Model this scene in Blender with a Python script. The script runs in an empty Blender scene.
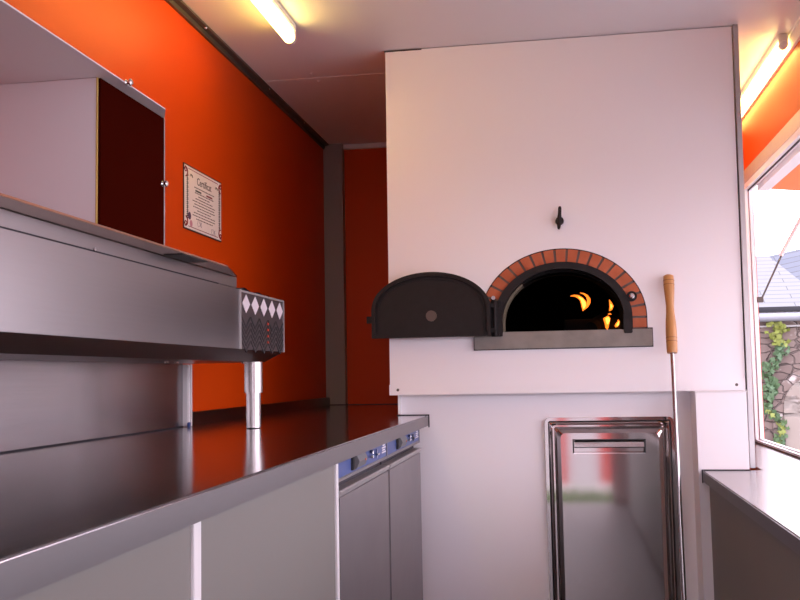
import bpy, bmesh, math, random
from mathutils import Vector, Matrix
random.seed(7)
SC = bpy.context.scene
COL = SC.collection
PI = math.pi

# ------------------------------------------------------------------ materials
def mat(name, col=(.8,.8,.8), rough=.5, metal=0., spec=.5, coat=0., bump=0., bscale=200., noise=0., nscale=5., stretch=None, emit=None, estr=0., ccol=None, aniso=0.):
    m = bpy.data.materials.new(name); m.use_nodes = True
    nt = m.node_tree; b = nt.nodes['Principled BSDF']
    b.inputs['Base Color'].default_value = (*col, 1)
    b.inputs['Roughness'].default_value = rough
    b.inputs['Metallic'].default_value = metal
    b.inputs['Specular IOR Level'].default_value = spec
    b.inputs['Coat Weight'].default_value = coat
    b.inputs['Coat Roughness'].default_value = .12
    if emit:
        b.inputs['Emission Color'].default_value = (*emit, 1)
        b.inputs['Emission Strength'].default_value = estr
    tc = nt.nodes.new('ShaderNodeTexCoord'); mp = nt.nodes.new('ShaderNodeMapping')
    nt.links.new(tc.outputs['Object'], mp.inputs['Vector'])
    if stretch: mp.inputs['Scale'].default_value = stretch
    if noise:
        n = nt.nodes.new('ShaderNodeTexNoise'); n.inputs['Scale'].default_value = nscale; n.inputs['Detail'].default_value = 6
        nt.links.new(mp.outputs[0], n.inputs['Vector'])
        mx = nt.nodes.new('ShaderNodeMix'); mx.data_type = 'RGBA'
        c2 = ccol or tuple(c*(1-noise) for c in col)
        mx.inputs['A'].default_value = (*col, 1); mx.inputs['B'].default_value = (*c2, 1)
        nt.links.new(n.outputs['Fac'], mx.inputs['Factor'])
        nt.links.new(mx.outputs['Result'], b.inputs['Base Color'])
        mr = nt.nodes.new('ShaderNodeMapRange'); mr.inputs['To Min'].default_value = rough*(1-noise); mr.inputs['To Max'].default_value = rough*(1+noise)
        nt.links.new(n.outputs['Fac'], mr.inputs['Value']); nt.links.new(mr.outputs[0], b.inputs['Roughness'])
    if bump:
        n2 = nt.nodes.new('ShaderNodeTexNoise'); n2.inputs['Scale'].default_value = bscale; n2.inputs['Detail'].default_value = 3
        nt.links.new(mp.outputs[0], n2.inputs['Vector'])
        bp = nt.nodes.new('ShaderNodeBump'); bp.inputs['Strength'].default_value = bump; bp.inputs['Distance'].default_value = .002
        nt.links.new(n2.outputs['Fac'], bp.inputs['Height']); nt.links.new(bp.outputs[0], b.inputs['Normal'])
    return m

M = {}
M['orange'] = mat('orange_laminate', (.56,.053,.001), .45, spec=.2, noise=.04, nscale=3)
M['white'] = mat('white_laminate', (.80,.775,.80), .38, spec=.4, noise=.03, nscale=4)
M['lip'] = mat('steel_painted_reflection', (.42,.23,.15), .2, metal=1, noise=.08, nscale=5)  # steel lid lip; brown painted in to imitate the orange-brown reflection
M['orange_flap'] = mat('orange_flap_sheet', (.92,.22,.04), .5, spec=.3, noise=.04)
M['edge_steel'] = mat('satin_edge_steel', (.22,.205,.21), .38, metal=1, noise=.06, nscale=6)
M['white_gloss'] = mat('white_gloss_laminate', (.85,.82,.85), .30, spec=.75)
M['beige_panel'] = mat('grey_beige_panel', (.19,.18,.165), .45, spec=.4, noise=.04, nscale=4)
M['steel_round'] = mat('satin_steel_tube', (.38,.35,.345), .24, metal=1, noise=.05, nscale=3)
M['steel_dark'] = mat('dark_satin_steel', (.17,.145,.145), .3, metal=1, noise=.1, nscale=5)
M['ceiling'] = mat('ceiling_white', (.78,.76,.77), .45, spec=.35, noise=.04, nscale=3)
M['grey_pvc'] = mat('grey_pvc', (.27,.24,.24), .5, noise=.05)
M['alu'] = mat('aluminium_trim', (.50,.48,.48), .42, metal=.6, noise=.08, nscale=20)
M['alu_dark'] = mat('anodised_trim', (.12,.10,.09), .45, metal=.5, noise=.1, nscale=20)
M['alu_white'] = mat('white_lacquered_aluminium', (.78,.76,.77), .35, spec=.5, noise=.03)
M['steel'] = mat('brushed_steel', (.42,.40,.41), .24, metal=1, noise=.08, nscale=6, stretch=(30,.6,30))
M['steel_front'] = mat('brushed_steel_front', (.28,.26,.265), .34, metal=1, noise=.05, nscale=6, stretch=(30,.6,30))
M['counter'] = mat('polished_steel_top', (.52,.485,.50), .14, metal=1, noise=.12, nscale=3, stretch=(1,1,1))
M['steel_door'] = mat('mirror_steel_door', (.50,.445,.435), .06, metal=1, noise=.08, nscale=3, stretch=(1,1,2))
M['chrome'] = mat('chrome', (.8,.8,.8), .12, metal=1, noise=.03)
M['fridge'] = mat('fridge_steel', (.30,.28,.29), .4, metal=.85, noise=.08, nscale=8)
M['blue'] = mat('blue_panel', (.045,.085,.27), .4, noise=.1)
M['dark'] = mat('black_plastic', (.02,.018,.02), .5, noise=.2)
M['grey_plastic'] = mat('grey_plastic', (.16,.16,.17), .5, noise=.1)
M['black_line'] = mat('black_sealant', (.012,.008,.016), .6, noise=.2)
M['cast'] = mat('cast_iron', (.017,.013,.013), .6, metal=.1, spec=.3, bump=.35, bscale=350, noise=.2, nscale=40)
M['soot'] = mat('sooty_chamber', (.010,.009,.009), .95, spec=.1, bump=.5, bscale=30, noise=.3, nscale=10)
M['brick'] = mat('terracotta_brick', (.56,.140,.055), .75, bump=.4, bscale=150, noise=.35, nscale=25)
M['mortar'] = mat('mortar', (.17,.13,.115), .9, bump=.5, bscale=200, noise=.2)
M['hearth'] = mat('hearth_stone', (.31,.28,.25), .6, bump=.3, bscale=200, noise=.45, nscale=18)
M['stone_in'] = mat('fire_clay_jamb', (.22,.18,.12), .8, noise=.3, nscale=30)
M['doorglass'] = mat('sooted_glass', (.10,.065,.05), .4, noise=.2, nscale=60)
M['wood'] = mat('turned_beech', (.62,.30,.10), .42, noise=.35, nscale=10, stretch=(8,8,.7))
M['wood_dark'] = mat('burnt_ring', (.28,.11,.035), .5, noise=.2)
M['brown'] = mat('dark_brown_laminate', (.042,.0035,.0015), .65, spec=.0, noise=.2, nscale=4)
M['yellow'] = mat('yellow_edge_band', (.62,.42,.12), .45, noise=.1)
M['tube'] = mat('lit_tube', (1,.95,.8), .4, emit=(1,.68,.18), estr=15, noise=.01)
M['cap'] = mat('lamp_end_cap', (.74,.68,.66), .4, noise=.05)
M['flame'] = mat('flame', (1,.4,.1), .9, emit=(1,.20,.015), estr=1.5, noise=.05)
M['flame_hot'] = mat('flame_core', (1,.7,.3), .9, emit=(1,.42,.06), estr=2.2, noise=.05)
M['char'] = mat('charred_log', (.012,.010,.009), .95, bump=.6, bscale=60, noise=.3)
M['paper'] = mat('parchment_paper', (.80,.70,.66), .6, noise=.08, nscale=12)
M['ink'] = mat('dark_ink', (.05,.015,.015), .7, noise=.1)
M['ink_red'] = mat('red_ink', (.22,.015,.02), .7, noise=.1)
M['ink_green'] = mat('olive_ink', (.045,.05,.035), .7, noise=.1)
M['seal'] = mat('seal_purple', (.07,.02,.08), .6, noise=.1)
M['seal_pink'] = mat('seal_pink', (.55,.22,.28), .6, noise=.1)
M['diamond'] = mat('pale_diamond', (.78,.72,.76), .45, noise=.05)
M['louvre'] = mat('dark_vent_panel', (.105,.085,.09), .45, metal=.6, noise=.15, nscale=12)
M['red_dot'] = mat('red_dot', (.55,.05,.02), .5, noise=.1)
M['cloth'] = mat('dark_blue_cloth', (.025,.03,.12), .7, noise=.4, nscale=60)
M['cloth_red'] = mat('dark_red_cloth', (.20,.02,.05), .7, noise=.4, nscale=60)
M['floor'] = mat('grey_vinyl_floor', (.16,.145,.14), .5, noise=.3, nscale=40)
M['asphalt'] = mat('asphalt', (.36,.34,.33), .9, noise=.3, nscale=3, bump=.5, bscale=60)
M['trailer'] = mat('trailer_skin', (.72,.72,.72), .4, noise=.05)
M['slate'] = None
M['gutter'] = mat('zinc_gutter', (.22,.225,.25), .45, metal=.3, noise=.1, nscale=4)
M['ivy'] = mat('ivy_leaf', (.035,.085,.045), .6, noise=.5, nscale=6, ccol=(.075,.125,.035))
M['ivy_lime'] = mat('lime_leaf', (.17,.20,.03), .6, noise=.3, nscale=8)
M['stem'] = mat('woody_stem', (.14,.09,.05), .8, noise=.2)
M['coping'] = mat('white_coping', (.40,.39,.38), .7, noise=.1)
M['hedge'] = mat('hedge_leaf', (.09,.17,.03), .7, noise=.5, nscale=6)
M['canvas_red'] = mat('red_canvas', (.40,.03,.02), .7, noise=.1)
M['canvas_white'] = mat('white_canvas', (.42,.41,.41), .7, noise=.05)

def stone_mat(name, base, c2, mort, sc=3.2, plaster=False):
    m = bpy.data.materials.new(name); m.use_nodes = True; nt = m.node_tree; b = nt.nodes['Principled BSDF']
    b.inputs['Roughness'].default_value = .9
    tc = nt.nodes.new('ShaderNodeTexCoord'); mp = nt.nodes.new('ShaderNodeMapping'); mp.inputs['Scale'].default_value = (1,1,2.0)
    nt.links.new(tc.outputs['Object'], mp.inputs['Vector'])
    ns = nt.nodes.new('ShaderNodeTexNoise'); ns.inputs['Scale'].default_value = 3; nt.links.new(mp.outputs[0], ns.inputs['Vector'])
    va = nt.nodes.new('ShaderNodeVectorMath'); va.operation = 'MULTIPLY_ADD'; va.inputs[1].default_value = (.25,.25,.25)
    nt.links.new(ns.outputs['Color'], va.inputs[0]); nt.links.new(mp.outputs[0], va.inputs[2])
    vo = nt.nodes.new('ShaderNodeTexVoronoi'); vo.inputs['Scale'].default_value = sc; nt.links.new(va.outputs[0], vo.inputs['Vector'])
    vd = nt.nodes.new('ShaderNodeTexVoronoi'); vd.feature = 'DISTANCE_TO_EDGE'; vd.inputs['Scale'].default_value = sc; nt.links.new(va.outputs[0], vd.inputs['Vector'])
    sp = nt.nodes.new('ShaderNodeSeparateColor'); nt.links.new(vo.outputs['Color'], sp.inputs[0])
    mx = nt.nodes.new('ShaderNodeMix'); mx.data_type = 'RGBA'; mx.inputs['A'].default_value = (*base,1); mx.inputs['B'].default_value = (*c2,1)
    nt.links.new(sp.outputs[0], mx.inputs['Factor'])
    n3 = nt.nodes.new('ShaderNodeTexNoise'); n3.inputs['Scale'].default_value = 7; n3.inputs['Detail'].default_value = 8; nt.links.new(tc.outputs['Object'], n3.inputs['Vector'])
    rp = nt.nodes.new('ShaderNodeValToRGB'); rp.color_ramp.elements[0].position = .60; rp.color_ramp.elements[1].position = .68
    nt.links.new(n3.outputs['Fac'], rp.inputs[0])
    mx3 = nt.nodes.new('ShaderNodeMix'); mx3.data_type = 'RGBA'; mx3.inputs['B'].default_value = (.34,.30,.28,1)
    nt.links.new(rp.outputs[0], mx3.inputs['Factor']); nt.links.new(mx.outputs['Result'], mx3.inputs['A'])
    r2 = nt.nodes.new('ShaderNodeValToRGB'); r2.color_ramp.elements[0].position = .01; r2.color_ramp.elements[1].position = .05
    nt.links.new(vd.outputs['Distance'], r2.inputs[0])
    mx2 = nt.nodes.new('ShaderNodeMix'); mx2.data_type = 'RGBA'; mx2.inputs['A'].default_value = (*mort,1)
    nt.links.new(r2.outputs[0], mx2.inputs['Factor']); nt.links.new(mx3.outputs['Result'], mx2.inputs['B'])
    nt.links.new(mx2.outputs['Result'], b.inputs['Base Color'])
    bp = nt.nodes.new('ShaderNodeBump'); bp.inputs['Distance'].default_value = .03; nt.links.new(r2.outputs[0], bp.inputs['Height']); nt.links.new(bp.outputs[0], b.inputs['Normal'])
    return m
M['stone'] = stone_mat('rubble_stone', (.125,.090,.078), (.17,.127,.108), (.115,.085,.074), 5.0)
M['plaster'] = stone_mat('pale_render', (.25,.21,.18), (.19,.155,.13), (.17,.145,.125), 1.2)

# ------------------------------------------------------------------ mesh helpers
def box(bm, x0,x1,y0,y1,z0,z1, bev=0., mi=0):
    b2 = bmesh.new()
    vs = [b2.verts.new((x,y,z)) for x in (x0,x1) for y in (y0,y1) for z in (z0,z1)]
    for f in ((0,1,3,2),(4,6,7,5),(0,4,5,1),(2,3,7,6),(0,2,6,4),(1,5,7,3)):
        b2.faces.new([vs[i] for i in f])
    if bev: bmesh.ops.bevel(b2, geom=b2.edges[:], offset=bev, segments=2, affect='EDGES', clamp_overlap=True)
    merge(bm, b2, mi)
def merge(bm, b2, mi=0):
    bmesh.ops.recalc_face_normals(b2, faces=b2.faces)
    mp = {v: bm.verts.new(v.co) for v in b2.verts}
    for f in b2.faces:
        try:
            nf = bm.faces.new([mp[v] for v in f.verts]); nf.material_index = mi or f.material_index; nf.smooth = f.smooth
        except ValueError: pass
    b2.free()
def tube(bm, pts, r, n=16, mi=0, cap=True, smooth=True):
    """round bar through pts; r a number or list"""
    b2 = bmesh.new(); pts = [Vector(p) for p in pts]; rs = r if isinstance(r,(list,tuple)) else [r]*len(pts)
    rings = []
    ref = None
    for i,p in enumerate(pts):
        a = pts[max(i-1,0)]; c = pts[min(i+1,len(pts)-1)]; d = (c-a).normalized()
        if ref is None:
            ref = Vector((1,0,0)) if abs(d.x)<.9 else Vector((0,1,0))
        u = (ref - d*ref.dot(d)).normalized(); v = d.cross(u)
        rings.append([b2.verts.new(p + (u*math.cos(2*PI*k/n)+v*math.sin(2*PI*k/n))*rs[i]) for k in range(n)])
    for a,c in zip(rings, rings[1:]):
        for k in range(n):
            f = b2.faces.new((a[k],a[(k+1)%n],c[(k+1)%n],c[k])); f.smooth = smooth
    if cap:
        b2.faces.new(rings[0][::-1]); b2.faces.new(rings[-1])
    merge(bm, b2, mi)
def prism(bm, poly, axis, a, b, bev=0., mi=0):
    """poly = 2D points in the plane normal to axis (X: (y,z), Y: (x,z), Z: (x,y)); extruded from a to b"""
    b2 = bmesh.new()
    def P(p,t): return {'X':(t,p[0],p[1]),'Y':(p[0],t,p[1]),'Z':(p[0],p[1],t)}[axis]
    A = [b2.verts.new(P(p,a)) for p in poly]; B = [b2.verts.new(P(p,b)) for p in poly]; n = len(poly)
    b2.faces.new(A); b2.faces.new(B[::-1])
    for i in range(n): b2.faces.new((A[i],A[(i+1)%n],B[(i+1)%n],B[i]))
    if bev: bmesh.ops.bevel(b2, geom=b2.edges[:], offset=bev, segments=2, affect='EDGES', clamp_overlap=True)
    merge(bm, b2, mi)
def band(bm, outer, inner, y0, y1, mi=0):
    """open strip between two polylines of equal length in XZ, extruded y0..y1"""
    b2 = bmesh.new(); n = len(outer)
    V = [[b2.verts.new((p[0],y,p[1])) for p in L] for L in (outer,inner) for y in (y0,y1)]
    o0,o1,i0,i1 = V
    for k in range(n-1):
        b2.faces.new((o0[k],o0[k+1],i0[k+1],i0[k])); b2.faces.new((o1[k],i1[k],i1[k+1],o1[k+1]))
        b2.faces.new((o0[k],o1[k],o1[k+1],o0[k+1])); b2.faces.new((i0[k],i0[k+1],i1[k+1],i1[k]))
    b2.faces.new((o0[0],i0[0],i1[0],o1[0])); b2.faces.new((o0[-1],o1[-1],i1[-1],i0[-1]))
    merge(bm, b2, mi)
def plate_hole(bm, outer, inner, y0, y1, mi=0):
    """closed plate in XZ with a hole, extruded y0..y1"""
    b2 = bmesh.new()
    for y,flip in ((y0,0),(y1,1)):
        es = []
        for L in (outer, inner):
            vs = [b2.verts.new((p[0],y,p[1])) for p in L]
            es += [b2.edges.new((vs[i],vs[(i+1)%len(vs)])) for i in range(len(vs))]
        bmesh.ops.triangle_fill(b2, edges=es, use_beauty=True, use_dissolve=False)
    b2.verts.ensure_lookup_table()
    no, ni = len(outer), len(inner); off = no+ni
    for base,n in ((0,no),(no,ni)):
        for k in range(n):
            a,b = base+k, base+(k+1)%n
            b2.faces.new((b2.verts[a],b2.verts[b],b2.verts[b+off],b2.verts[a+off]))
    merge(bm, b2, mi)
def arch(cx, a, zb, zs, b, n=40):
    """arch outline from right foot over the top to left foot: straight from zb to zs, then an ellipse"""
    pts = [(cx+a, zb)]
    for k in range(n+1):
        t = PI*k/n; pts.append((cx+a*math.cos(t), zs+b*math.sin(t)))
    pts.append((cx-a, zb)); return pts
def rrect(x0,x1,z0,z1,r,n=6):
    pts=[]
    for cx,cz,s in ((x1-r,z1-r,0),(x0+r,z1-r,1),(x0+r,z0+r,2),(x1-r,z0+r,3)):
        for k in range(n+1):
            t=PI/2*(s+k/n); pts.append((cx+r*math.cos(t),cz+r*math.sin(t)))
    return pts

def obj(name, bm, mats, parent=None, label=None, cat=None, group=None, kind=None, smooth_angle=None):
    bm.normal_update()
    for e in bm.edges:
        if len(e.link_faces)==2 and e.calc_face_angle(0)>.65: e.smooth=False
    me = bpy.data.meshes.new(name); bm.to_mesh(me); bm.free()
    for m in (mats if isinstance(mats,(list,tuple)) else [mats]): me.materials.append(m)
    o = bpy.data.objects.new(name, me); COL.objects.link(o)
    if parent is not None:
        o.parent = parent
        o.matrix_parent_inverse = Matrix.Identity(4)
        # world coordinates were used in the mesh: shift into the parent's space
        T = world(parent).inverted(); me.transform(T)
    if label: o['label'] = label
    if cat: o['category'] = cat
    if group: o['group'] = group
    if kind: o['kind'] = kind
    return o
def world(o):
    m = Matrix.Translation(o.location) @ o.rotation_euler.to_matrix().to_4x4()
    return (world(o.parent) @ m) if o.parent else m
def thing(name, label, cat, loc, group=None):
    o = bpy.data.objects.new(name, None); COL.objects.link(o); o.location = loc; o.empty_display_size = .05
    o['label'] = label; o['category'] = cat
    if group: o['group'] = group
    return o
def part(name, m, parent, fn, label=None, kind=None):
    bm = bmesh.new(); fn(bm); return obj(name, bm, m, parent, label=label, kind=kind)
def struct(name, m, fn, parent=None):
    bm = bmesh.new(); fn(bm); return obj(name, bm, m, parent, kind='structure' if parent is None else None)
def B(*a, **k): return lambda bm: box(bm, *a, **k)
def many(*fs):
    def f(bm):
        for g in fs: g(bm)
    return f
def copy_tree(o, parent=None):
    c = o.copy(); COL.objects.link(c); c.parent = parent
    for ch in [x for x in bpy.data.objects if x.parent == o]: copy_tree(ch, c)
    return c

# ------------------------------------------------------------------ the room (camera side is -Y)
XL, XR, YF, YN, ZC = -1.128, .82, 4.65, -1.3, 2.187
HY0, HY1, HZ0, HZ1 = .15, 4.42, .722, 1.86       # hatch in the right wall
struct('floor', M['floor'], B(XL-.03,XR+.04,YN-.03,YF+.03,-.05,0))
struct('ceiling', M['ceiling'], B(XL-.03,XR+.04,YN-.03,YF+.03,ZC,ZC+.04))
struct('wall_left', M['orange'], B(XL-.03,XL,YN,YF,0,ZC))
struct('wall_far', M['orange'], B(XL-.03,XR+.04,YF,YF+.03,0,ZC))
struct('wall_right_upper', M['orange'], B(XR,XR+.04,YN,YF,HZ1,ZC))
struct('wall_right_lower', M['white'], B(XR,XR+.04,YN,YF,0,HZ0))
struct('wall_right_end', M['orange'], many(B(XR,XR+.04,HY1,YF,HZ0,HZ1), B(XR,XR+.04,YN,HY0,HZ0,HZ1)))
# rear wall with the open entrance the photographer stands in
struct('wall_rear', M['white'], many(B(XL-.03,-.75,YN-.03,YN,0,ZC), B(.37,XR+.04,YN-.03,YN,0,ZC), B(-.75,.37,YN-.03,YN,2.05,ZC)))
struct('trim_1', M['alu_dark'], many(  # corner profile between left wall and ceiling
    B(XL,XL+.010,YN,4.60,ZC-.024,ZC), B(XL,XL+.028,YN,4.60,ZC-.008,ZC)))
struct('trim_2', M['alu_white'], B(XL+.09,XR,YF-.02,YF,ZC-.022,ZC))
struct('trim_3', M['grey_pvc'], B(XL,XL+.095,4.60,YF,.902,ZC))
struct('trim_4', M['alu_white'], many(  # corner profile between right wall and ceiling
    B(XR-.010,XR,YN,YF,ZC-.055,ZC), B(XR-.014,XR,YN,YF,ZC-.008,ZC)))
struct('trim_5', M['ceiling'], B(XL+.03,-.585,3.546,3.555,ZC-.0015,ZC))
for k,(x,y) in enumerate(((-.898,3.49),(-.898,3.59))):
    bm=bmesh.new(); tube(bm,[(x,y,ZC),(x,y,ZC-.004)],[.007,.004],12)
    obj('screw_head', bm, M['alu_white'], None, 'round screw head in the ceiling '+('just in front of' if k==0 else 'just beyond')+' the panel joint','screw', 'ceiling screws')
for y in (2.93,3.62,4.15):
    bm=bmesh.new(); tube(bm,[(XL+.022,y,ZC-.008),(XL+.022,y,ZC-.012)],[.006,.004],10)
    o = obj('trim_screw', bm, M['chrome'], bpy.data.objects['trim_1'])

# hatch frame in the right wall (nested aluminium profiles)
def ring_x(bm, x0,x1, y0,y1,z0,z1, w, wb, mi=0):
    box(bm,x0,x1,y0,y0+w,z0,z1,0,mi); box(bm,x0,x1,y1-w,y1,z0,z1,0,mi)
    box(bm,x0,x1,y0+w,y1-w,z1-w,z1,0,mi); box(bm,x0,x1,y0+w,y1-w,z0,z0+wb,0,mi)
win = struct('window_1', M['alu'], B(XR-.004,XR+.002,HY0,HY1+.01,HZ1-.012,HZ1+.045))
part('frame', M['alu_white'], win, lambda bm: ring_x(bm,XR-.002,XR+.012,HY0,HY1,HZ0+.004,HZ1-.01,.026,.010))
part('frame_seal', M['black_line'], win, B(XR+.012,XR+.016,HY0+.02,HY1-.02,HZ1-.042,HZ1-.030))
part('outer_frame', M['alu_white'], win, lambda bm: ring_x(bm,XR+.016,XR+.032,HY0+.01,HY1-.01,HZ0+.004,HZ1-.015,.022,.014))
part('sill_seal', M['alu_dark'], win, B(XR-.004,XR-.002,HY0,HY1,HZ0,HZ0+.006))

# ------------------------------------------------------------------ left worktop
t = thing('worktop', 'long polished stainless steel worktop along the orange left wall', 'worktop', (-.78,1.8,.867))
def wt(bm):
    prism(bm,[(-1.127,-.6),(-.428,-.6),(-.4525,3.298),(-1.127,3.298)],'Z',.867,.9025,.0035)
    box(bm,-1.127,-.56,3.29,4.598,.867,.9025,.001)
part('top', M['counter'], t, wt)
part('front_edge', M['edge_steel'], t, lambda bm: prism(bm,[(-.4282,-.6),(-.4268,-.6),(-.4512,3.296),(-.4527,3.296)],'Z',.8675,.8995))
part('upstand', M['steel_dark'], t, B(-1.1275,-1.108,-.6,4.598,.9025,.940,.002))
part('end_seal', M['black_line'], t, lambda bm: prism(bm,[(-.56,.9005),(-.452,.9005),(-.452,.862),(-.4485,.862),(-.4485,.9055),(-.56,.9055)],'Y',3.296,3.3045))
part('rear_seal', M['black_line'], t, B(-1.11,-.585,4.596,4.5985,.9025,.906))

# base under it
t = thing('counter_base', 'white panelled base with slim white posts under the left worktop', 'counter base', (-.5,1.0,0))
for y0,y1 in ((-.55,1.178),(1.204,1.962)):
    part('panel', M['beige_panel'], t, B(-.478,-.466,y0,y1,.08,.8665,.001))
for y0,y1 in ((1.178,1.204),):
    part('post', M['alu_white'], t, B(-.49,-.462 if y0<1.5 else -.468,y0,y1,.02,.8665,.001))
part('post', M['alu_white'], t, B(-.60,-.467,1.984,2.004,0,.8665,.001))
part('shadow_gap_lining', M['grey_pvc'], t, B(-.60,-.476,1.9625,1.984,0,.8665))
part('plinth', M['grey_plastic'], t, B(-.53,-.51,-.55,1.962,0,.08))
# fridges
f1 = thing('undercounter_fridge', 'grey undercounter fridge with blue control strip, beside the white panel post', 'fridge', (-.77,2.31,0), 'undercounter fridges')
part('body', M['fridge'], f1, B(-1.07,-.500,2.010,2.604,.02,.8655,.002))
part('control_panel', M['blue'], f1, B(-.500,-.472,2.010,2.598,.824,.8650,.001))
part('panel_edge', M['fridge'], f1, many(B(-.500,-.471,2.010,2.604,.816,.824,.001), B(-.500,-.470,2.598,2.607,.816,.865,.001)))
part('handle_recess', M['black_line'], f1, B(-.500,-.49,2.012,2.600,.797,.816))
fd = part('door', M['fridge'], f1, B(-.500,-.468,2.014,2.600,.06,.787,.003))
part('handle_lip', M['alu'], fd, prism_fn := (lambda bm: prism(bm, [(-.500,.787),(-.468,.787),(-.463,.797),(-.466,.800),(-.500,.800)], 'Y', 2.014, 2.600)))
part('door_gasket', M['dark'], f1, B(-.499,-.472,2.600,2.606,.06,.800))
sw = part('rocker_switch', M['grey_plastic'], f1, lambda bm: prism(bm, [(-.472,.832),(-.462,.832),(-.455,.848),(-.462,.862),(-.472,.862)],'Y',2.165,2.262,.001))
part('switch_bezel', M['dark'], sw, B(-.473,-.466,2.150,2.185,.829,.8645,.001))
part('pilot_light', M['red_dot'], sw, B(-.4575,-.4545,2.232,2.240,.845,.849))
lk = part('key_lock', M['chrome'], f1, lambda bm: tube(bm,[(-.472,2.365,.848),(-.462,2.365,.848)],.010,16))
part('key', M['chrome'], lk, many(B(-.462,-.448,2.352,2.378,.846,.850), B(-.462,-.452,2.363,2.367,.838,.860)))
part('sticker', M['white'], f1, many(*[B(-.472,-.4712,2.530+j*.004,2.585-(k%2)*.012,.836+k*.006,.8395+k*.006) for k,j in ((0,0),(1,1),(2,0),(3,3))]), label='small white lettering block')
f2 = copy_tree(f1); f2.location.y += .604
f2['label'] = 'grey undercounter fridge with blue control strip, at the worktop end beside the oven base'

# steel backsplash behind the chiller
t = thing('backsplash', 'reflective steel splashback standing on the worktop under the topping chiller', 'backsplash', (-1.08,1.6,.9025))
part('sheet', M['steel'], t, B(-1.095,-1.082,-.4,2.675,.9035,1.105,.001))
part('base_seal', M['black_line'], t, B(-1.083,-1.0795,-.4,2.672,.9027,.9055))
part('end_post', M['alu_white'], t, many(B(-1.092,-1.066,2.675,2.700,.9035,1.083,.003), B(-1.066,-1.063,2.690,2.700,.9035,1.083)))
part('corner_clip', M['blue'], t, B(-1.066,-1.061,2.668,2.684,.903,.916,.001))

# ------------------------------------------------------------------ topping chiller
X0 = -.80; ZT, ZB = 1.266, 1.114; YE = 2.745; YP = 2.352
t = thing('topping_chiller', 'long stainless steel countertop topping chiller on legs above the left worktop', 'chiller', (-.95,1.5,.9025))
part('body', M['steel_front'], t, B(-1.075,X0,-.2,YP,ZB,ZT,.0015))

def skirt(bm):
    b2=bmesh.new()
    top=[(-1.075,-.2),(X0,-.2),(X0,YE),(-1.075,YE)]; bot=[(-1.05,-.17),(X0-.032,-.17),(X0-.032,YE-.085),(-1.05,YE-.085)]
    A=[b2.verts.new((x,y,ZB)) for x,y in top]; C=[b2.verts.new((x,y,ZB-.030)) for x,y in bot]
    b2.faces.new(A); b2.faces.new(C[::-1])
    for i in range(4): b2.faces.new((A[i],A[(i+1)%4],C[(i+1)%4],C[i]))
    merge(bm,b2)
part('skirt', M['steel_dark'], t, skirt)
cp = part('compressor_cover', M['louvre'], t, B(-1.075,X0+.001,YP+.004,YE,ZB,ZT-.003,.0015))
part('corner_edge', M['alu'], cp, many(B(X0-.004,X0+.0035,YP-.002,YP+.006,ZB,ZT), B(X0-.004,X0+.0035,YE-.006,YE+.001,ZB,ZT-.002), B(X0-.004,X0+.003,YP,YE,ZT-.006,ZT-.001)))
dy = (YE-YP-.014)/5
for k in range(5):
    yc = YP+.012+dy*(k+.5)-.002
    part('diamond_plate', M['diamond'], cp, lambda bm: prism(bm, [(yc-.031,ZT-.034),(yc,ZT-.058),(yc+.031,ZT-.034),(yc,ZT-.010)],'X',X0+.001,X0+.0025), label='pale diamond')
    for r in range(5):
        z = ZT-.062-r*.0155 - .004
        def chev(bm):
            h=.026; w=dy*.46; th=.006
            prism(bm, [(yc-w,z),(yc-w,z-th),(yc,z-h-th),(yc+w,z-th),(yc+w,z),(yc,z-h+.001)],'X',X0+.0005,X0+.0022)
        part('vent_slot', M['dark'], cp, chev)
for r in range(4):  # painted dots imitate orange wall reflections in the vent holes
    part('vent_reflection_dot', M['red_dot'], cp, B(X0+.001,X0+.003,YP+.012+dy*3-.010,YP+.012+dy*3+.004,ZT-.080-r*.0170,ZT-.074-r*.0170), label='small red dot painted as a reflection')
ld = part('lid', M['steel_front'], t, B(-1.10,X0-.001,-.2,2.335,ZT+.0015,ZT+.028,.001))
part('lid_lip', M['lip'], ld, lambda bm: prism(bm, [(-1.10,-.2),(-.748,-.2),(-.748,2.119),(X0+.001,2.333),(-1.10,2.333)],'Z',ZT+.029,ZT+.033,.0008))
part('lid_gap', M['black_line'], ld, B(X0-.006,X0+.0005,-.2,2.2,ZT-.0002,ZT+.0018))
part('lid_slot', M['dark'], ld, B(X0+.006,X0+.048,1.86,2.00,ZT+.0275,ZT+.0292))
part('rivet', M['chrome'], ld, lambda bm: tube(bm,[(X0-.001,1.575,ZT+.004),(X0+.002,1.575,ZT+.004)],.003,10))
def leg(x,y):
    lg = part('leg', M['steel_round'], t, lambda bm: tube(bm,[(x,y,.905),(x,y,1.002)],.0205,28))
    part('leg_sleeve', M['steel_round'], lg, lambda bm: tube(bm,[(x,y,1.000),(x,y,1.084)],.0255,28))
    part('foot_pad', M['dark'], lg, lambda bm: tube(bm,[(x,y,.9026),(x,y,.9055)],.0185,24))
for x,y in ((-.837,2.575),(-.850,.30),(-1.02,.30)): leg(x,y)
for y in (2.20,2.26,2.50,2.645):
    part('bolt', M['chrome'], t, lambda bm: tube(bm,[(X0-.040 if y>2.4 else -.93,y,1.0855),(X0-.040 if y>2.4 else -.93,y,1.079)],[.007,.004],10))
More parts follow.
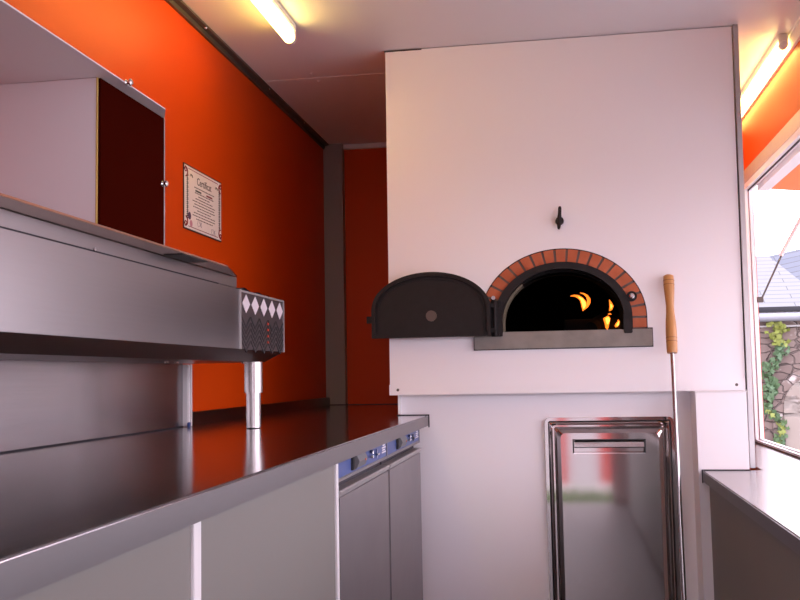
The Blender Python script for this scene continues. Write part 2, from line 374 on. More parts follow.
# folded cloth lying on the chiller end
def cloth(bm, x0, w, ph, h, mi=0):
    b2=bmesh.new(); N,K=28,6; g=[]
    for i in range(N+1):
        row=[]
        for j in range(K+1):
            y=2.375+.33*i/N; x=x0-w*j/K
            edge=min(1,i/3,(N-i)/6)
            z=ZT+.001+h*max(0,edge)*(.35+.3*math.sin(i*.55+ph)+.35*math.sin(j*1.2+i*.2+ph))**2
            row.append(b2.verts.new((x,y,z)))
        g.append(row)
    for i in range(N):
        for j in range(K):
            f=b2.faces.new((g[i][j],g[i+1][j],g[i+1][j+1],g[i][j+1])); f.smooth=True
    bmesh.ops.solidify(b2, geom=b2.faces[:], thickness=.003)
    merge(bm,b2,mi)
def cl(bm):
    cloth(bm,X0-.006,.20,.3,.010,0); cloth(bm,X0-.012,.12,2.2,.009,1)
bm=bmesh.new(); cl(bm)
obj('folded_cloth', bm, [M['cloth'],M['cloth_red']], None, 'crumpled dark blue and red cloth lying on the far end of the steel chiller','cloth')

# ------------------------------------------------------------------ wall cupboard
t = thing('wall_cupboard', 'white wall cupboard with dark brown door, above the chiller on the orange wall', 'cupboard', (XL,1.74,1.30))
part('carcass', M['white'], t, B(XL,-.8065,1.592,1.878,1.302,1.583,.0005))
part('edge_band', M['yellow'], t, B(-.8065,-.8045,1.5905,1.5955,1.302,1.583))
dr = part('door', M['brown'], t, B(-.8064,-.800,1.5955,1.877,1.302,1.583,.0005), label='dark brown door')
part('door_edge', M['alu'], dr, B(-.806,-.799,1.876,1.880,1.302,1.583))
def knob(p, d):
    def f(bm):
        p0=Vector(p); d0=Vector(d)
        tube(bm,[p0,p0+d0*.003,p0+d0*.006,p0+d0*.007,p0+d0*.010,p0+d0*.012],[.006,.0035,.0035,.0065,.0065,.004],18)
    return f
part('knob', M['chrome'], dr, knob((-.7995,1.868,1.443),(1,0,0)), label='small chrome knob')
fl = part('top_panel', M['white'], t, lambda bm: prism(bm, [(XL,-.3),(-.772,-.3),(-.772,1.818),(-.80,1.880),(XL,1.880)],'Z',1.5835,1.5862))
part('knob', M['chrome'], fl, knob((-.7725,1.640,1.586),(1,0,0)), label='small chrome knob')

# ------------------------------------------------------------------ certificate on the left wall
cy0,cy1,cz0,cz1 = 2.790,3.124,1.502,1.706
t = thing('certificate', 'framed paper certificate with ornate border fixed to the orange left wall', 'certificate', (XL,2.94,1.5))
part('backing', M['ink'], t, B(XL,XL+.003,cy0,cy1,cz0,cz1))
pp = part('sheet', M['paper'], t, B(XL+.003,XL+.0036,cy0+.004,cy1-.004,cz0+.004,cz1-.004))
S = XL+.0036
def scroll(cy,cz,sy,sz):
    def f(bm):
        tube(bm,[(S,cy+sy*(.004+.018*math.sin(a)),cz+sz*(.004+.015*(1-math.cos(a)))) for a in [i*.33 for i in range(10)]],.0026,6)
        tube(bm,[(S,cy+sy*(.006+.010*math.cos(a)*(1-a/9)),cz+sz*(.010+.010*math.sin(a)*(1-a/9))) for a in [i*.5 for i in range(14)]],.0022,6)
    return f
for cy,cz,sy,sz in ((cy0+.006,cz0+.006,1,1),(cy1-.006,cz0+.006,-1,1),(cy0+.006,cz1-.006,1,-1),(cy1-.006,cz1-.006,-1,-1)):
    part('corner_ornament', M['ink_red'], pp, scroll(cy,cz,sy,sz))
for z_ in (cz1-.0125,cz0+.0105): part('border_line', M['ink_red'], pp, B(S,S+.0004,cy0+.035,cy1-.035,z_,z_+.002))
def leafrow(y):
    def f(bm):
        z=cz0+.035; k=0
        while z<cz1-.03:
            prism(bm,[(y-.009,z),(y,z+.0045),(y+.009,z+.002+.003*(k%2)),(y,z-.002)],'X',S,S+.0004); z+=.0062; k+=1
    return f
part('leaf_border', M['ink_green'], pp, leafrow(cy0+.028)); part('leaf_border', M['ink_green'], pp, leafrow(cy1-.022))
cu = bpy.data.curves.new('certificate_title','FONT'); cu.body='Certificat'; cu.size=.034; cu.align_x='CENTER'; cu.extrude=.0002; cu.materials.append(M['ink'])
to = bpy.data.objects.new('title_lettering', cu); COL.objects.link(to)
to.parent = pp
to.rotation_euler = (PI/2,0,PI/2)
_pw = world(pp).translation
to.location = Vector((S+.0006,(cy0+cy1)/2+.004,cz1-.050)) - _pw
bpy.context.view_layer.update()
_me = bpy.data.meshes.new_from_object(to)
_o2 = bpy.data.objects.new('title_lettering', _me); COL.objects.link(_o2); _o2.parent = pp; _o2.rotation_euler = to.rotation_euler; _o2.location = to.location
bpy.data.objects.remove(to); _o2.name = 'title_lettering'; _o2['label'] = 'dark title lettering'
part('tricolour_bar', [M['ink_green'],M['paper'],M['ink_red']], pp, many(B(S,S+.0005,cy0+.095,cy0+.145,cz1-.0735,cz1-.068), B(S,S+.0005,cy0+.145,cy0+.19,cz1-.0735,cz1-.068,mi=1), B(S,S+.0005,cy0+.19,cy0+.245,cz1-.0735,cz1-.068,mi=2)))
for k in range(11):
    hw = [.085,.08,.05,.075,.10,.085,.095,.06,.09,.1,.07][k]
    z = cz1-.0625-k*.0092 if k==0 else cz1-.070-k*.0092
    def wr(bm,hw=hw,z=z,k=k):
        y=(cy0+cy1)/2+.004-hw
        while y<(cy0+cy1)/2+.004+hw:
            w=.006+.008*((k*7+int(y*900))%5)/4; box(bm,S,S+.0004,y,y+w,z,z+.0030); y+=w+.004
    part('text_line', M['ink'], pp, wr)
part('seal', M['seal'], pp, lambda bm: tube(bm,[(S,cy0+.045,cz0+.045),(S+.0006,cy0+.045,cz0+.045)],.012,20))
part('seal', M['seal_pink'], pp, lambda bm: tube(bm,[(S,cy0+.058,cz0+.022),(S+.0006,cy0+.058,cz0+.022)],.011,20))
for yy,zz in ((cy0+.13,cz0+.030),(cy1-.08,cz0+.022)):
    part('signature', M['seal'], pp, lambda bm: tube(bm,[(S,yy+.018*math.sin(i*.8),zz+.010*math.cos(i*1.3)) for i in range(12)],.0005,5))
for yy in (cy0+.06,cy1-.05):
    part('emblem', M['ink_green'], pp, lambda bm: tube(bm,[(S,yy+.012*math.sin(i*.9),cz1-.030+.005*math.cos(i*1.7)) for i in range(12)],.0008,5))

# ------------------------------------------------------------------ ceiling tube lamps
def lamp(x, y0, y1, zl, label, r=.0185):
    t = thing('tube_lamp', label, 'ceiling light', (x,(y0+y1)/2,ZC-.001), 'fluorescent tube lamps')
    part('batten', M['alu_white'], t, B(x-r-.002,x+r+.002,y0,y1,ZC-.024,ZC-.0005,.003))
    part('tube', M['tube'], t, lambda bm: tube(bm,[(x,y0+.012,zl),(x,y1-.012,zl)],r,20), label='glowing warm tube')
    for y,s in ((y0,-1),(y1,1)):
        def cap(bm):
            tube(bm,[(x,y-.012*s,zl),(x,y+.006*s,zl),(x,y+.012*s,zl)],[r+.001,r+.001,r*.7],20)
            box(bm,x-r,x+r,min(y-.010*s,y+.008*s),max(y-.010*s,y+.008*s),zl,ZC-.004,.003)
        part('end_cap', M['cap'], t, cap)
    return t
lamp(-.838, 1.78, 2.985, ZC-.046, 'fluorescent tube lamp on the ceiling near the orange left wall')
lamp(.787, 3.42, 4.60, ZC-.040, 'fluorescent tube lamp on the ceiling above the hatch, right of the oven housing', .0145)

# ------------------------------------------------------------------ oven housing
AX = .011
t = thing('oven_housing', 'tall white laminate oven housing from base to ceiling', 'oven housing', (0,3.9,0))
hole = arch(AX,.2765,1.150,1.222,.236,48)
part('front_panel', M['white_gloss'], t, lambda bm: plate_hole(bm, [(-.583,.975),(.590,.975),(.597,ZC-.003),(-.579,ZC-.003)], hole, 3.300, 3.318))
part('side_panel', M['white_gloss'], t, B(-.583,-.568,3.318,4.60,.975,ZC-.003))
part('side_panel', M['white_gloss'], t, B(.575,.590,3.336,4.60,.975,ZC-.003))
part('underside', M['white_gloss'], t, B(-.568,.581,3.318,4.60,.975,.990))
sp = part('bottom_strip', M['white_gloss'], t, B(-.585,.589,3.296,3.300,.972,1.008,.0005))
for x in (-.555,.562):
    part('screw', M['alu_dark'], sp, lambda bm: tube(bm,[(x,3.296,.990),(x,3.293,.990)],[.005,.003],12))
part('corner_seal', M['black_line'], t, B(.588,.5965,3.302,3.335,.975,ZC-.003))
part('corner_post', M['alu'], t, lambda bm: prism(bm,[(.592,.7222),(.608,.7222),(.617,ZC-.001),(.601,ZC-.001)],'Y',3.290,3.33,.001))
part('top_seal', M['black_line'], t, B(-.583,-.45,3.2985,3.3005,ZC-.006,ZC-.002))
# base
t = thing('oven_support', 'white base wall under the oven with a warming cabinet set in it', 'oven base', (0,3.9,0))
fz = rrect(-.058,.363,.12,.886,.018)
part('front_panel', M['white_gloss'], t, lambda bm: plate_hole(bm, [(-.557,0),(.60,0),(.60,.974),(-.557,.974)], fz, 3.350,3.366))
part('side_panel', M['white_gloss'], t, B(-.557,-.543,3.366,4.60,.905,.974))
part('return_panel', M['alu_white'], t, B(-.557,-.553,3.305,3.350,.9065,.972))
# boxed duct
t = thing('boxed_duct', 'white boxed casing standing right of the peel, under the oven housing corner', 'casing', (.5,3.28,0))
part('front', M['white_gloss'], t, B(.425,.577,3.220,3.228,0,.967,.0005))
part('side', M['white_gloss'], t, B(.4215,.425,3.220,3.349,0,.967))
part('cap', M['alu_white'], t, B(.419,.579,3.217,3.295,.9672,.9715,.0005))

# ------------------------------------------------------------------ steel cabinet door in base
t = thing('warming_cabinet', 'mirror-finish stainless steel cabinet with inset handle below the oven', 'cabinet', (.15,3.35,.12))
def framef(bm):
    for (a,b_,y0,y1) in ((.000,.011,3.334,3.366),):
        plate_hole(bm, rrect(-.060+a,.365-a,.118+a,.888-a,.020), rrect(-.060+b_,.365-b_,.118+b_,.888-b_,.008), y0,y1)
part('frame', M['steel_door'], t, framef)
part('gasket', M['dark'], t, B(-.050,.355,3.352,3.364,.128,.878))
def doorf(bm):
    b2=bmesh.new(); L=[]
    for ins,y,r in ((.014,3.352,.006),(.014,3.338,.006),(.020,3.334,.008),(.026,3.341,.008),(.031,3.341,.008),(.040,3.331,.012),(.052,3.326,.016)):
        L.append([b2.verts.new((x,y,z)) for x,z in rrect(-.060+ins,.365-ins,.118+ins,.888-ins,r)])
    n=len(L[0])
    for a,c in zip(L,L[1:]):
        for k in range(n):
            f=b2.faces.new((a[k],a[(k+1)%n],c[(k+1)%n],c[k])); f.smooth=False
    # face with the handle recess cut out
    hx0,hx1,hz0,hz1=.033,.268,.770,.813
    inner=[b2.verts.new((x,3.326,z)) for x,z in ((hx1,hz1),(hx0,hz1),(hx0,hz0),(hx1,hz0))]
    es=[b2.edges.get((L[-1][k],L[-1][(k+1)%n])) for k in range(n)]+[b2.edges.new((inner[i],inner[(i+1)%4])) for i in range(4)]
    bmesh.ops.triangle_fill(b2, edges=es, use_beauty=True)
    back=[b2.verts.new((v.co.x,3.348,v.co.z)) for v in inner]
    for i in range(4): b2.faces.new((inner[i],inner[(i+1)%4],back[(i+1)%4],back[i]))
    b2.faces.new(back)
    merge(bm,b2)
dd = part('door', M['steel_door'], t, doorf)
hd = part('handle', M['chrome'], dd, lambda bm: prism(bm, [(3.336,.811),(3.331,.8105),(3.324,.800),(3.322,.790),(3.326,.787),(3.334,.789)],'X',.037,.264))
part('recess_rim', M['dark'], dd, many(B(.031,.0355,3.3245,3.330,.768,.815), B(.2655,.270,3.3245,3.330,.768,.815), B(.031,.270,3.3245,3.330,.8125,.8155)))
part('recess_lip', M['chrome'], dd, B(.033,.268,3.3235,3.328,.7675,.7705))

# ------------------------------------------------------------------ pizza oven
t = thing('pizza_oven', 'arched wood-fired oven mouth edged in terracotta brick in the white housing', 'oven', (AX,3.35,1.12))
# chamber
def chamber(bm):
    b2=bmesh.new(); rings=[]
    prof=[(3.335,.215,.185),(3.45,.235,.20),(3.60,.42,.24),(3.85,.50,.29),(4.15,.50,.29),(4.38,.42,.25),(4.50,.25,.15),(4.53,.05,.04)]
    for y,a,h in prof:
        rings.append([b2.verts.new((x,y,z)) for x,z in arch(AX,a,1.178,1.178+h*.25,h*.80,24)])
    n=len(rings[0])
    for p,q in zip(rings,rings[1:]):
        for k in range(n-1):
            f=b2.faces.new((p[k],p[k+1],q[k+1],q[k])); f.smooth=True
    b2.faces.new(rings[-1])
    bmesh.ops.solidify(b2, geom=b2.faces[:], thickness=-.02)
    merge(bm,b2)
part('chamber', M['soot'], t, chamber)
part('oven_floor', M['soot'], t, B(-.50,.53,3.46,4.55,1.150,1.1765))
# bricks
def arcpt(a,b,zs,t_): return (AX+a*math.cos(t_), zs+b*math.sin(t_))
def bricks(bm):
    A,Bv = .274,.233; a,b = .2285,.1895; zs=1.222
    band(bm, arch(AX,A-.002,1.181,zs,Bv-.002,48), arch(AX,a+.001,1.181,zs,b+.001,48), 3.3005,3.345, 1)
    # cumulative length over the midline incl. straight feet
    N=400; pts=[]
    for i in range(N+1):
        t_=PI*i/N; pts.append((t_, AX+.251*math.cos(t_), zs+.211*math.sin(t_)))
    cum=[0]
    for p,q in zip(pts,pts[1:]): cum.append(cum[-1]+math.hypot(q[1]-p[1],q[2]-p[2]))
    foot=zs-1.181; total=cum[-1]+2*foot; nb=21; L=total/nb; g=.0065
    def at(s):
        s=min(max(s,0),total)
        if s<foot:
            z=1.181+s; return (AX+A,z),(AX+a,z)
        if s>foot+cum[-1]:
            z=1.181+(total-s); return (AX-A,z),(AX-a,z)
        s2=s-foot
        for i in range(N):
            if cum[i+1]>=s2: break
        u=(s2-cum[i])/(cum[i+1]-cum[i]); t_=pts[i][0]+u*(pts[i+1][0]-pts[i][0])
        return (AX+A*math.cos(t_),zs+Bv*math.sin(t_)),(AX+a*math.cos(t_),zs+b*math.sin(t_))
    for k in range(nb):
        s0=k*L+g*.6; s1=(k+1)*L-g*.6; K=4
        o=[];i_=[]
        for j in range(K+1):
            p,q=at(s0+(s1-s0)*j/K); o.append(p); i_.append(q)
        band(bm,o,i_,3.297,3.345,0)
part('brick_arch', [M['brick'],M['mortar']], t, bricks)
part('arch_seal', M['black_line'], t, lambda bm: band(bm, arch(AX,.277,1.181,1.222,.2365,48), arch(AX,.2735,1.181,1.222,.2325,48), 3.2985,3.302))
fr = part('iron_frame', M['cast'], t, many(
    lambda bm: band(bm, arch(AX,.2285,1.181,1.222,.1895,48), arch(AX,.203,1.181,1.215,.174,48), 3.285,3.360),
    B(AX+.198,AX+.2265,3.278,3.30,1.166,1.235,.002)))
part('throat', M['soot'], t, lambda bm: band(bm, arch(AX,.2035,1.181,1.215,.1745,48)[:37], arch(AX,.199,1.181,1.212,.170,48)[:37], 3.335,3.46))
part('clay_jamb', M['stone_in'], t, lambda bm: band(bm, arch(AX,.2035,1.181,1.215,.1745,48)[36:], arch(AX,.197,1.181,1.212,.168,48)[36:], 3.335,3.40), label='pale fire clay jamb')
def slab(bm): box(bm,-.287,.301,3.282,3.46,1.122,1.1795,.002)
part('hearth_slab', M['hearth'], t, slab)
part('slab_seal', M['black_line'], t, many(B(-.2885,.3025,3.296,3.2995,1.1195,1.1225),B(-.2905,-.2865,3.296,3.2995,1.1195,1.164),B(.3005,.304,3.296,3.2995,1.1195,1.183),B(.28,.303,3.290,3.2995,1.1795,1.183)))
lb = part('latch_boss', M['cast'], t, lambda bm: tube(bm,[(AX+.228,3.30,1.288),(AX+.228,3.282,1.288)],.017,24))
part('latch_knob', M['chrome'], lb, lambda bm: tube(bm,[(AX+.228,3.284,1.288),(AX+.228,3.275,1.288),(AX+.228,3.271,1.288)],[.009,.009,.005],20))
# open door
DX = -.430
def doorpoly(ins,n=40):
    return arch(DX,.203-ins,1.167+ins,1.262,.126-ins,n)
def odoor(bm):
    prism(bm, doorpoly(0), 'Y', 3.250, 3.270)
    # raised rim
    o=doorpoly(0); i_=doorpoly(.013); band(bm,o,i_,3.240,3.252)
    box(bm,DX-.203,DX+.203,3.242,3.252,1.167,1.177)
    band(bm,doorpoly(.020),doorpoly(.024),3.247,3.252)
od = part('door', M['cast'], t, odoor, label='open black cast iron door')
part('spy_glass', M['doorglass'], od, lambda bm: tube(bm,[(DX+.002,3.251,1.239),(DX+.002,3.2475,1.239)],.0185,28))
part('latch_tab', M['cast'], od, B(DX-.222,DX-.198,3.250,3.262,1.219,1.243,.001))
hg = part('hinge', M['cast'], t, many(
    lambda bm: tube(bm,[(-.214,3.262,1.168),(-.214,3.262,1.285)],.0065,14),
    B(-.2215,-.200,3.262,3.298,1.165,1.180,.001), B(-.2215,-.196,3.262,3.298,1.260,1.276,.001),
    B(-.228,-.190,3.272,3.300,1.165,1.285,.001),
    B(-.232,-.214,3.252,3.268,1.178,1.192,.001), B(-.232,-.214,3.252,3.268,1.262,1.276,.001)))
part('hinge_bolt', M['chrome'], hg, lambda bm: tube(bm,[(-.221,3.272,1.291),(-.217,3.250,1.294)],[.008,.007],14))
part('hinge_pin', M['cast'], hg, lambda bm: tube(bm,[(-.212,3.254,1.185),(-.212,3.249,1.185)],.005,12))
# damper handle above
t = thing('damper_handle', 'small black damper handle on the white housing above the oven mouth', 'handle', (.009,3.30,1.55))
part('spindle', M['cast'], t, lambda bm: tube(bm,[(.011,3.2998,1.552),(.011,3.283,1.552)],[.0145,.013],24))
part('lever', M['cast'], t, lambda bm: tube(bm,[(.0065,3.279,1.521),(.0075,3.279,1.526),(.009,3.279,1.548),(.0115,3.279,1.572),(.013,3.279,1.594),(.0132,3.279,1.599)],[.003,.0052,.0085,.0060,.0056,.003],14))

# fire
t = thing('wood_fire', 'small orange wood fire burning inside the dark oven mouth', 'fire', (.22,4.0,1.1775))
def flamef(pts, hs, y, th=.35):
    """leaf-shaped volume along pts (x,z) with half widths hs"""
    def f(bm):
        b2=bmesh.new(); R=[]; n=10
        for i,(p,h) in enumerate(zip(pts,hs)):
            a=pts[max(0,i-1)]; c=pts[min(len(pts)-1,i+1)]; d=Vector((c[0]-a[0],0,c[1]-a[1])).normalized(); u=Vector((d.z,0,-d.x))
            R.append([b2.verts.new(Vector((p[0],y,p[1]))+u*h*math.cos(2*PI*k/n)+Vector((0,1,0))*h*th*math.sin(2*PI*k/n)) for k in range(n)])
        for a,c in zip(R,R[1:]):
            for k in range(n):
                fc=b2.faces.new((a[k],a[(k+1)%n],c[(k+1)%n],c[k])); fc.smooth=True
        b2.faces.new(R[0]); b2.faces.new(R[-1][::-1])
        merge(bm,b2)
    return f

K = 4.0
fl_ = [
 ('flame',[(.046,1.345),(.060,1.347),(.076,1.343),(.090,1.332),(.098,1.317),(.099,1.302),(.094,1.284)],[.001,.0035,.006,.008,.011,.010,.001],3.94),
 ('flame',[(.085,1.358),(.100,1.354),(.112,1.345),(.119,1.331),(.118,1.317),(.110,1.302),(.100,1.290)],[.001,.003,.005,.007,.007,.005,.001],3.95),
 ('flame_hot',[(.078,1.341),(.090,1.331),(.098,1.316),(.099,1.302),(.096,1.292)],[.001,.004,.0075,.006,.001],3.925),
 ('flame',[(.199,1.326),(.203,1.314),(.207,1.300),(.203,1.288),(.197,1.281)],[.001,.005,.008,.006,.001],3.94),
 ('flame_hot',[(.203,1.308),(.206,1.299),(.203,1.289)],[.001,.004,.001],3.925),
 ('flame',[(.183,1.258),(.187,1.250),(.187,1.232),(.186,1.216),(.187,1.206)],[.011,.014,.009,.006,.001],3.94),
 ('flame_hot',[(.188,1.254),(.190,1.242),(.188,1.228)],[.007,.008,.002],3.925),
 ('flame',[(.231,1.246),(.233,1.236),(.227,1.224),(.218,1.218)],[.001,.006,.009,.003],3.94),
 ('flame_hot',[(.232,1.238),(.229,1.226),(.224,1.221)],[.001,.005,.002],3.925),
 ('flame',[(.192,1.268),(.199,1.270),(.206,1.267)],[.001,.003,.001],3.94),
]
for nm,pts,hs,y in fl_: part('flame', M[nm], t, flamef(pts,hs,y))
for a,b_,r in (((.02,3.99,1.2165),(.36,4.02,1.2165),.038),((.05,4.12,1.2165),(.34,4.11,1.2165),.036),((.12,3.90,1.209),(.20,4.25,1.274),.028),((.26,3.88,1.206),(.23,4.25,1.274),.026)):
    part('log', M['char'], t, lambda bm: tube(bm,[a,[(a[i]+b_[i])/2 for i in range(3)],b_],[r,r*1.06,r*.9],14))

# ------------------------------------------------------------------ peel leaning on the housing
t = thing('turning_peel', 'steel turning peel with turned wooden handle leaning against the housing right of the oven', 'peel', (.345,3.02,0))
P0 = Vector((.3585,3.274,1.3535)); P1 = Vector((.346,3.07,.25)) ; dv=(P1-P0).normalized()
PB = P0 + dv*(1.3535-.165)/abs(dv.z)
def hand(bm):
    L=.262; prof=[(0,.010),(.004,.016),(.020,.0175),(.045,.0172),(.075,.0150),(.105,.0128),(.130,.0135),(.160,.0165),(.190,.0178),(.225,.0178),(.255,.0172),(.262,.0160)]
    tube(bm,[P0+dv*s for s,_ in prof],[r for _,r in prof],24)
h = part('handle', M['wood'], t, hand, label='turned wooden handle')
for s in (.020,.034,.212,.224):
    part('burnt_ring', M['wood_dark'], h, lambda bm: tube(bm,[P0+dv*(s-.001),P0+dv*(s+.001)],.0181 if s>.1 else .0178,24))
part('rod', M['steel_round'], t, lambda bm: tube(bm,[P0+dv*.258,PB],.0068,16))
def head(bm):
    b2=bmesh.new(); u=Vector((1,0,0)); c=PB+dv*.06; n=40; nrm=dv.cross(u).normalized()
    r=.085
    A=[b2.verts.new(c+u*r*math.cos(2*PI*k/n)+dv*r*math.sin(2*PI*k/n)+nrm*.0012) for k in range(n)]
    C=[b2.verts.new(c+u*r*math.cos(2*PI*k/n)+dv*r*math.sin(2*PI*k/n)-nrm*.0012) for k in range(n)]
    b2.faces.new(A); b2.faces.new(C[::-1])
    for k in range(n): b2.faces.new((A[k],A[(k+1)%n],C[(k+1)%n],C[k]))
    merge(bm,b2)
part('peel_head', M['steel'], t, head)

# ------------------------------------------------------------------ right serving counter
t = thing('serving_counter', 'low stainless steel serving counter under the open hatch on the right', 'counter', (.63,1.8,.686))
part('top', M['steel_round'], t, many(B(.434,XR-.005,-.5,3.2185,.686,.722,.0025), B(.62,XR-.005,3.2185,4.55,.700,.7215)))
part('end_seal', M['black_line'], t, lambda bm: prism(bm,[(.4305,.683),(.434,.683),(.434,.7215),(.578,.7215),(.578,.7250),(.4305,.7250)],'Y',3.2145,3.2195))
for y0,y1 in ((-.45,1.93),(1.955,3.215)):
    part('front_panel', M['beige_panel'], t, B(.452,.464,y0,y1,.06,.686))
part('post', M['alu_white'], t, B(.448,.466,1.93,1.955,0,.686))
part('front_edge', M['steel_dark'], t, B(.4325,.434,-.5,3.214,.688,.719))

# ------------------------------------------------------------------ awning of the hatch
t = thing('hatch_awning', 'raised orange hatch flap held out over the serving counter by a strut', 'awning', (.87,2.3,1.82))
def slope(x): return 1.806-(x-.87)*.115
def quad(bm,x0,x1,y0,y1,dz0,dz1):
    b2=bmesh.new(); v=[b2.verts.new((x,y,slope(x)+dz)) for x in (x0,x1) for y in (y0,y1) for dz in (dz0,dz1)]
    for f in ((0,1,3,2),(4,6,7,5),(0,4,5,1),(2,3,7,6),(0,2,6,4),(1,5,7,3)): b2.faces.new([v[i] for i in f])
    merge(bm,b2)
part('flap', M['orange_flap'], t, lambda bm: quad(bm,.902,1.80,.22,4.28,0,.028))
part('hinge_rail', M['alu_white'], t, many(lambda bm: quad(bm,.854,.886,.2,4.30,-.006,.03), lambda bm: quad(bm,.886,.902,.2,4.30,-.002,.03)))
part('outer_rail', M['alu_white'], t, lambda bm: quad(bm,1.78,1.82,.2,4.30,-.012,.03))
for y in (4.27,.3):
    st_ = part('gas_strut', M['cap'], t, lambda bm: tube(bm,[(.930,y,1.515),(1.075,y,1.770)],.0085,12))
    part('piston_rod', M['alu_dark'], st_, lambda bm: tube(bm,[(.850,y+.03,1.335),(.935,y,1.520)],.004,10))
    part('bracket', M['alu_dark'], st_, B(.834,.856,y+.020,y+.045,1.322,1.345))

# ------------------------------------------------------------------ outside
struct('ground', M['asphalt'], B(-60,60,-60,60,-.60,-.55))
# slates
def slate():
    m = bpy.data.materials.new('slate_tiles'); m.use_nodes=True; nt=m.node_tree; b=nt.nodes['Principled BSDF']; b.inputs['Roughness'].default_value=.5
    tc=nt.nodes.new('ShaderNodeTexCoord'); br=nt.nodes.new('ShaderNodeTexBrick'); br.inputs['Scale'].default_value=1
    br.inputs['Color1'].default_value=(.105,.106,.11,1); br.inputs['Color2'].default_value=(.112,.113,.117,1); br.inputs['Mortar'].default_value=(.035,.035,.04,1)
    br.inputs['Brick Width'].default_value=.6; br.inputs['Row Height'].default_value=.098; br.inputs['Mortar Size'].default_value=.006
    mp=nt.nodes.new('ShaderNodeMapping'); mp.inputs['Rotation'].default_value=(0,0,0)
    nt.links.new(tc.outputs['UV'],br.inputs['Vector']); nt.links.new(br.outputs['Color'],b.inputs['Base Color'])
    return m
M['slate']=slate()
def dark_slate():
    m=M['slate'].copy(); m.name='blue_slate_tiles'; br=[n for n in m.node_tree.nodes if n.type=='TEX_BRICK'][0]
    br.inputs['Color1'].default_value=(.065,.073,.098,1); br.inputs['Color2'].default_value=(.08,.088,.112,1); return m
M['slate_blue']=dark_slate()
def roofpoly(bm, pts, th=.06):
    """pts 3D planar polygon; adds thickness and UV from the first edge direction"""
    P=[Vector(p) for p in pts]; ux=(P[1]-P[0]).normalized(); nn=ux.cross(P[2]-P[0]).normalized(); uy=nn.cross(ux)
    uv=bm.loops.layers.uv.verify()
    A=[bm.verts.new(p) for p in P]; C=[bm.verts.new(p-nn*th) for p in P]; n=len(P)
    fs=[bm.faces.new(A),bm.faces.new(C[::-1])]+[bm.faces.new((A[(i+1)%n],A[i],C[i],C[(i+1)%n])) for i in range(n)]
    for f in fs:
        for l in f.loops:
            d=l.vert.co-P[0]; l[uv].uv=(d.dot(ux),d.dot(uy))
WY=11.0
t = thing('stone_outbuilding', 'rubble stone building with slate roof and zinc gutter outside the hatch', 'building', (3,WY,-.55))
part('wall', M['stone'], t, many(B(1.2,4.5,WY,WY+.4,-.55,1.66), B(1.2,1.6,WY+.4,WY+3.2,-.55,1.66), B(4.1,4.5,WY+.4,WY+3.2,-.55,1.66)))
part('wall_band', M['coping'], t, B(1.2,4.5,WY-.02,WY+.01,1.488,1.505))
part('gutter', M['gutter'], t, lambda bm: tube(bm,[(1.0,WY-.12,1.590),(4.7,WY-.12,1.590)],.047,16))
part('fascia', M['coping'], t, B(1.0,4.7,WY-.06,WY-.0005,1.64,1.70))
part('roof', M['slate'], t, lambda bm: roofpoly(bm, [(1.0,WY-.12,1.70),(2.86,WY-.12,1.70),(2.475,WY+1.0,2.375),(1.0,WY+1.0,2.375)]) )
part('side_roof', M['slate_blue'], t, lambda bm: roofpoly(bm, [(2.3,WY+1.1,1.58),(6.5,WY+1.1,2.42),(6.5,WY+2.0,3.25),(2.3,WY+2.0,2.41)]), label='blue grey slate slope')
def archd(bm):
    prism(bm, arch(2.70,.36,-.54,.62,.34,24),'Y',WY-.06,WY+.01)
part('arch_stones', M['stone'], t, lambda bm: prism(bm, arch(2.70,.47,-.54,.62,.43,24),'Y',WY-.045,WY+.01))
part('blind_arch', M['plaster'], t, archd, label='pale rendered arch')
def ivy(seed, n, cx, sx, z0, z1, size):
    def f(bm):
        rnd=random.Random(seed)
        for i in range(n):
            u=rnd.random(); z=z0+(z1-z0)*u; wob=.07*math.sin(z*6)+.04*math.sin(z*17)
            x=cx+wob+rnd.gauss(0,sx*(.5+.5*u)); y=WY-.03-rnd.random()*.09; s=size*(.6+.8*rnd.random())
            a=rnd.random()*6.28; tl=rnd.uniform(-.8,.8)
            R=Matrix.Rotation(a,3,'Y')@Matrix.Rotation(tl,3,'X')@Matrix.Rotation(rnd.uniform(-.6,.6),3,'Z')
            pts=[(0,0,-1),(.55,0,-.55),(.95,.12,.1),(.35,0,.2),(0,.1,1),(-.35,0,.2),(-.95,.12,.1),(-.55,0,-.55)]
            bm.faces.new([bm.verts.new(Vector((x,y,z))+R@(Vector(p)*s)) for p in pts])
    return f
t = thing('ivy', 'green ivy climbing the stone wall outside, under the gutter', 'ivy', (2.2,WY,-.5))
part('stem', M['stem'], t, lambda bm: tube(bm,[(2.25+.07*math.sin(z*6)+.04*math.sin(z*17),WY-.014,z) for z in [-.54+.1*i for i in range(20)]],.012,8))
part('foliage', M['ivy'], t, ivy(3,420,2.24,.040,-.5,1.30,.030))
part('foliage', M['ivy_lime'], t, ivy(5,70,2.27,.055,1.28,1.53,.030), label='lime green leaves')
part('foliage', M['ivy_lime'], t, ivy(6,26,2.23,.03,.22,.62,.026), label='lime green leaves')
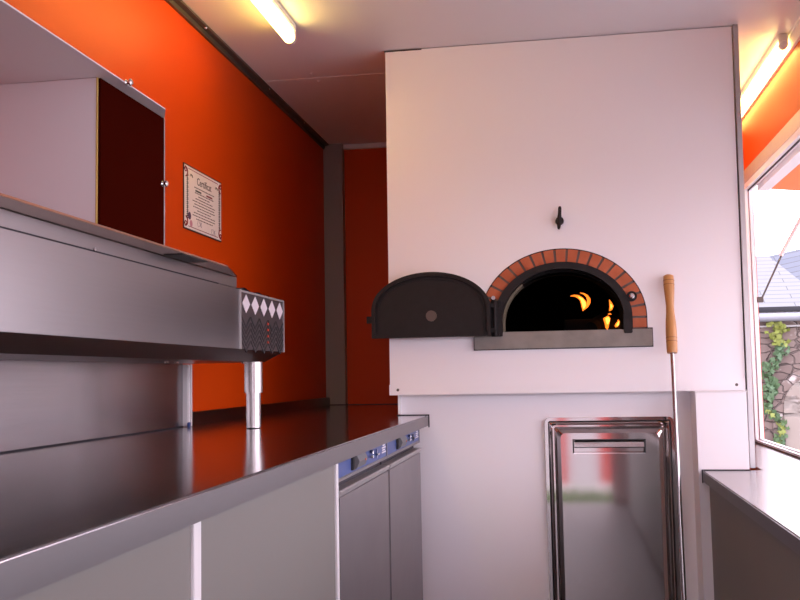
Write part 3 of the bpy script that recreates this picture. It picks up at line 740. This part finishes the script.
# behind the camera, seen only in the steel door: grass strip and a canvas stand
def grassf(bm):
    rnd=random.Random(11)
    for i in range(2600):
        x=rnd.uniform(-2.5,2.5); y=-5.6+rnd.uniform(-.35,.35); h=rnd.uniform(.08,.20); a=rnd.random()*6.28; l=rnd.uniform(-.04,.04)
        ux,uy=.012*math.cos(a),.012*math.sin(a)
        bm.faces.new([bm.verts.new(v) for v in ((x-ux,y-uy,-.55),(x+ux,y+uy,-.55),(x+l,y+l,-.55+h))])
bm=bmesh.new(); grassf(bm); obj('grass', bm, M['hedge'], None, 'strip of green grass outside the entrance, mirrored in the steel door','grass', kind='stuff')
t = thing('canvas_stand', 'red and white canvas stand outside the entrance, mirrored in the steel door', 'tent', (-.4,-6.2,-.55))
part('canvas', M['canvas_white'], t, B(-1.6,.80,-6.22,-6.2,-.40,2.1))
for x0,x1 in ((-.07,.05),(.46,.60)): part('stripe', M['canvas_red'], t, B(x0,x1,-6.199,-6.195,-.40,2.1))
for x in (-1.58,.78): part('pole', M['alu'], t, lambda bm: tube(bm,[(x,-6.24,-.55),(x,-6.24,2.12)],.02,10))

# ------------------------------------------------------------------ world and lights
w = bpy.data.worlds.new('world'); SC.world = w; w.use_nodes = True; nt=w.node_tree
bg = nt.nodes['Background']
tc = nt.nodes.new('ShaderNodeTexCoord'); sx = nt.nodes.new('ShaderNodeSeparateXYZ'); nt.links.new(tc.outputs['Generated'], sx.inputs[0])
rp = nt.nodes.new('ShaderNodeValToRGB'); nt.links.new(sx.outputs['Z'], rp.inputs[0])
rp.color_ramp.elements[0].position=0.0; rp.color_ramp.elements[0].color=(.95,.865,1.0,1)
rp.color_ramp.elements[1].position=.7; rp.color_ramp.elements[1].color=(.88,.83,1.0,1)
nt.links.new(rp.outputs[0], bg.inputs['Color']); bg.inputs['Strength'].default_value = 5.0
def portal(name, loc, rot, sx_, sy_):
    l = bpy.data.lights.new(name,'AREA'); l.shape='RECTANGLE'; l.size=sx_; l.size_y=sy_; l.cycles.is_portal=True
    o = bpy.data.objects.new(name,l); COL.objects.link(o); o.location=loc; o.rotation_euler=rot
portal('hatch_portal',(XR+.06,(HY0+HY1)/2,(HZ0+HZ1)/2),(0,PI/2,0),HZ1-HZ0,HY1-HY0)
portal('entrance_portal',(-.19,YN-.05,1.02),(PI/2,0,0),1.12,2.05)

# ------------------------------------------------------------------ camera
cam = bpy.data.cameras.new('camera'); co = bpy.data.objects.new('camera', cam); COL.objects.link(co)
cam.sensor_width = 36; cam.lens = 968.258*36/800; cam.clip_start=.02; cam.clip_end=300
ya,pi_,ro = [math.radians(a) for a in (-9.33660595,4.45192283,-1.04037394)]
cy,sy,cp_,sp_,cr,sr = math.cos(ya),math.sin(ya),math.cos(pi_),math.sin(pi_),math.cos(ro),math.sin(ro)
Ry=Matrix(((cy,-sy,0),(0,0,1),(sy,cy,0))); Rp=Matrix(((1,0,0),(0,cp_,-sp_),(0,sp_,cp_))); Rr=Matrix(((cr,sr,0),(-sr,cr,0),(0,0,1)))
R = Rr@Rp@Ry
m = Matrix((R[0],R[1],-R[2])).transposed().to_4x4(); m.translation=(0,0,1.04)
co.matrix_world = m
SC.camera = co
SC.view_settings.view_transform='Standard'; SC.view_settings.look='None'; SC.view_settings.gamma=1; SC.view_settings.use_curve_mapping=False
SC.view_settings.exposure = 0.36
SC.cycles.max_bounces = 12; SC.cycles.diffuse_bounces = 8; SC.cycles.glossy_bounces = 6
